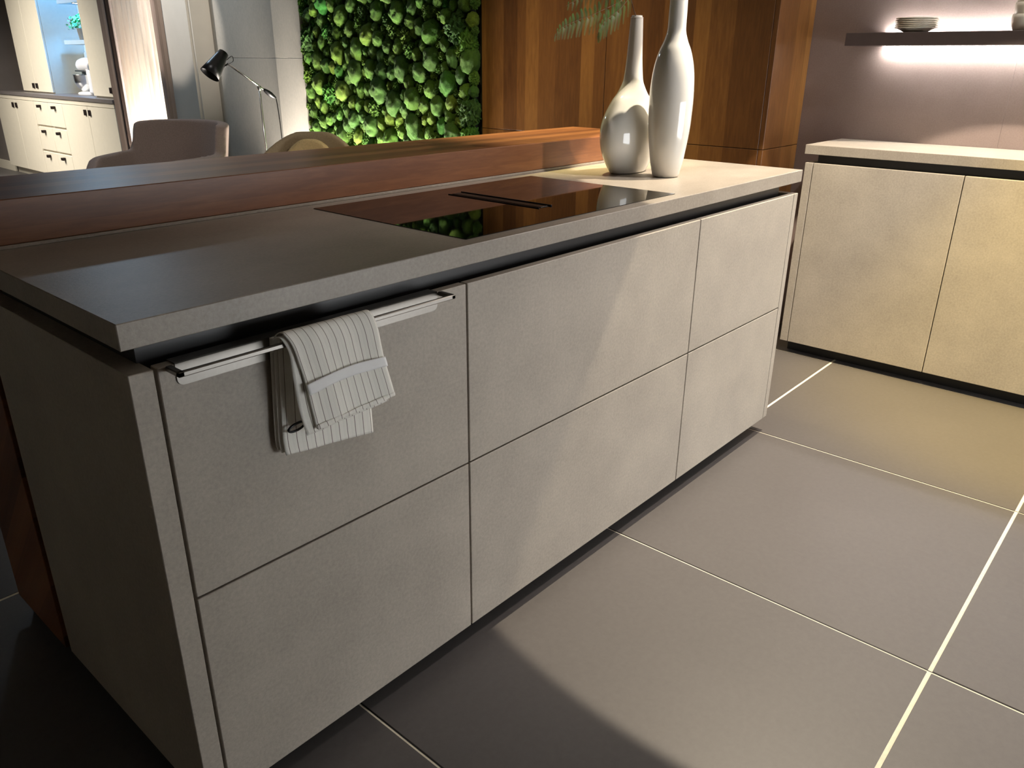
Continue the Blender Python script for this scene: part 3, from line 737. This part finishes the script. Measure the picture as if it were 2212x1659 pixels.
# ------------------------------------------------------------------ white kitchen
XK = 2.85
tag(box('kitchen_side_panel', (XK, 6.455, 0), (3.355, 6.572, 2.58), 'post'), 'taupe side pilaster closing the white kitchen beside the curtain', 'side panel')
def handle(y, z, parent, up_=False, horiz=False):
    if horiz: return box('handle', (XK - 0.034, y - 0.022, z - 0.014), (XK - 0.0004, y + 0.022, z + 0.014), 'dark_brown', parent, 0.002)
    return box('handle', (XK - 0.014, y - 0.019, z - 0.026), (XK - 0.0004, y + 0.019, z + 0.026), 'dark_brown', parent, 0.002)
ZK0, ZK1 = 0.083, 0.822
base = [(9.645, 9.068, 8.540, 'white base cabinet with two doors at the far left of the kitchen'), (7.776, 7.180, 6.585, 'white base cabinet with two doors under the mixer niche')]
for a, mid, b, lab in base:
    u = empty('kitchen_base_cabinet', (3.1, (a + b) / 2, 0)); tag(u, lab, 'cabinet', 'white kitchen base cabinets')
    box('carcass', (XK + 0.022, b + 0.001, 0.083), (3.355, a - 0.001, 0.866), 'white_lacquer', u, 0)
    box('front_rail', (XK - 0.002, b, ZK1 + 0.004), (XK + 0.021, a, 0.866), 'white_lacquer', u, 0.001)
    for p, q, hy in ((a, mid, mid + 0.050), (mid, b, mid - 0.050)):
        dr = box('door', (XK, q + 0.002, ZK0), (XK + 0.02, p - 0.002, ZK1), 'white_lacquer', u, 0.003)
        handle(hy, 0.765, dr)
    box('plinth', (XK + 0.07, b, 0.0), (3.35, a, 0.082), 'white_lacquer', u, 0)
u = empty('kitchen_drawer_cabinet', (3.1, 8.15, 0)); tag(u, 'white base cabinet with six small drawers in two columns', 'cabinet', 'white kitchen base cabinets')
box('carcass', (XK + 0.022, 7.778, 0.083), (3.355, 8.538, 0.866), 'white_lacquer', u, 0)
box('front_rail', (XK - 0.002, 7.778, ZK1 + 0.004), (XK + 0.021, 8.538, 0.866), 'white_lacquer', u, 0.001)
box('plinth', (XK + 0.07, 7.778, 0.0), (3.35, 8.538, 0.082), 'white_lacquer', u, 0)
for p, q in ((8.536, 8.156), (8.150, 7.780)):
    for z, zz in ((0.083, 0.322), (0.338, 0.572), (0.590, ZK1)):
        dr = box('drawer_front', (XK, q + 0.002, z), (XK + 0.02, p - 0.002, zz), 'white_lacquer', u, 0.005)
        handle((p + q) / 2, zz - 0.042, dr, horiz=True)
tag(box('kitchen_counter', (XK - 0.015, 6.575, 0.867), (3.358, 9.70, 0.900), 'counter'), 'dark grey counter of the white kitchen below the blue niche', 'worktop')
XU = 2.95
for ys, lab in (((9.02, 8.638, 8.205), 'white upper cabinet with two doors left of the blue niche'), ((7.222, 6.60), 'white upper cabinet with one door between niche and curtain')):
    u = empty('kitchen_upper_cabinet', (3.15, (ys[0] + ys[-1]) / 2, 0.9)); tag(u, lab, 'cabinet', 'white kitchen upper cabinets')
    box('carcass', (XU + 0.022, ys[-1] + 0.001, 0.9005), (3.355, ys[0] - 0.001, 2.5), 'white_lacquer', u, 0)
    for p, q in zip(ys, ys[1:]):
        dr = box('door', (XU, q + 0.002, 0.912), (XU + 0.02, p - 0.002, 2.5), 'white_lacquer', u, 0.003)
        if len(ys) == 3: hy = 8.638 + (0.046 if p == ys[0] else -0.046)
        else: hy = q + 0.215
        box('handle', (XU - 0.014, hy - 0.020, 0.945), (XU - 0.0004, hy + 0.020, 0.995), 'dark_brown', dr, 0.002)
nb = box('niche_back_panel', (3.335, 7.223, 0.9005), (3.355, 8.204, 2.5), 'niche'); tag(nb, 'pale back panel of the blue lit kitchen niche', 'panel')
tag(box('splash_panel', (3.322, 7.46, 0.9005), (3.334, 8.46 - 0.26, 1.30), 'niche'), 'low splash panel leaning at the back of the blue niche', 'panel')
for z, lab in ((1.368, 'lower floating shelf in the blue niche carrying a potted plant'), (1.738, 'upper floating shelf in the blue niche with a round downlight')):
    t = box('niche_shelf', (3.10, 7.226, z), (3.334, 8.070, z + 0.040), 'niche'); tag(t, lab, 'shelf', 'niche shelves')
dl = empty('downlight', (3.11, 7.70, 1.73)); tag(dl, 'small round downlight glowing under the upper niche shelf', 'lamp')
lathe('lens', [(0.002, 0.0), (0.034, 0.0), (0.036, 0.004), (0.002, 0.005)], 'led_niche', (3.14, 7.70, 1.7320), dl, 24)
lathe('ring', [(0.037, 0.0), (0.044, 0.0), (0.044, 0.006), (0.037, 0.006), (0.037, 0.0)], 'steel', (3.14, 7.70, 1.7318), dl, 24, close=False)
# plant
pt = empty('potted_plant', (3.17, 7.74, 1.4085)); tag(pt, 'small bushy green plant in a grey pot on the niche shelf', 'plant')
lathe('pot', [(0.03, 0.0), (0.048, 0.0), (0.050, 0.004), (0.062, 0.10), (0.063, 0.105), (0.056, 0.105), (0.05, 0.08), (0.01, 0.08)], 'pot', (3.17, 7.72, 1.4085), pt, 28)
bm = bmesh.new(); r2 = random.Random(5)
for k in range(420):
    th = r2.uniform(0, 6.283); ph = r2.uniform(-0.35, 1.5); rr = r2.uniform(0.05, 0.135)
    p = Vector((3.17 + rr * math.cos(th) * math.cos(ph), 7.75 + 1.05 * rr * math.sin(th) * math.cos(ph), 1.535 + 0.8 * rr * math.sin(ph)))
    a = Vector((r2.uniform(-1, 1), r2.uniform(-1, 1), r2.uniform(-1, 1))).normalized() * 0.014
    b = a.cross(Vector((r2.uniform(-1, 1), r2.uniform(-1, 1), r2.uniform(-1, 1)))).normalized() * 0.008
    bm_quad(bm, p - a, p + b, p + a, p - b)
obj('foliage', fin(bm, 'foliage'), 'leaf', pt)
# stand mixer
mx = empty('stand_mixer', (3.15, 7.74, 0.9005)); tag(mx, 'white stand mixer with steel bowl in the blue niche', 'mixer')
bx, by, bz = 3.13, 7.80, 0.9005
lathe('base', [(0.02, 0.0), (0.105, 0.0), (0.11, 0.008), (0.105, 0.022), (0.07, 0.032), (0.01, 0.034)], 'mixer', (bx, by - 0.05, bz), mx, 32, lambda r, z: (0.85, 1.55))
tube('column', smooth_path([(bx, by - 0.20, bz + 0.02), (bx, by - 0.205, bz + 0.12), (bx, by - 0.19, bz + 0.24)], 8), [0.055] * 8, 'mixer', mx, 20)
tube('head', smooth_path([(bx, by - 0.26, bz + 0.275), (bx, by - 0.24, bz + 0.28), (bx, by - 0.12, bz + 0.285), (bx, by, bz + 0.278), (bx, by + 0.055, bz + 0.268), (bx, by + 0.075, bz + 0.262)], 16), [0.02, 0.05, 0.06, 0.064, 0.066, 0.067, 0.067, 0.066, 0.064, 0.061, 0.058, 0.053, 0.047, 0.04, 0.03, 0.012], 'mixer', mx, 20)
tube('hub_knob', [(bx, by + 0.068, bz + 0.262), (bx, by + 0.095, bz + 0.258)], 0.014, 'black_metal', mx, 14)
box('trim_band', (bx - 0.068, by - 0.19, bz + 0.218), (bx + 0.068, by + 0.045, bz + 0.232), 'steel', mx, 0.003)
lathe('bowl', [(0.02, 0.035), (0.045, 0.035), (0.05, 0.045), (0.085, 0.075), (0.104, 0.12), (0.108, 0.185), (0.112, 0.190), (0.105, 0.190), (0.10, 0.12), (0.08, 0.08), (0.02, 0.05)], 'chrome', (bx, by, bz), mx, 40)
tube('bowl_handle', smooth_path([(bx - 0.02, by + 0.100, bz + 0.165), (bx - 0.02, by + 0.145, bz + 0.165), (bx - 0.02, by + 0.150, bz + 0.12), (bx - 0.02, by + 0.125, bz + 0.085), (bx - 0.02, by + 0.085, bz + 0.085)], 14), 0.007, 'chrome', mx, 8)
tube('beater_shaft', [(bx, by, bz + 0.13), (bx, by, bz + 0.25)], 0.02, 'steel', mx, 14)
gp = lathe('grey_planter', [(0.03, 0.0), (0.060, 0.0), (0.064, 0.004), (0.080, 0.100), (0.086, 0.102), (0.086, 0.122), (0.078, 0.122), (0.072, 0.10), (0.01, 0.09)], 'pot', (3.24, 8.04, 0.9005), None, 32)
tag(gp, 'grey planter pot standing behind the stand mixer', 'pot')
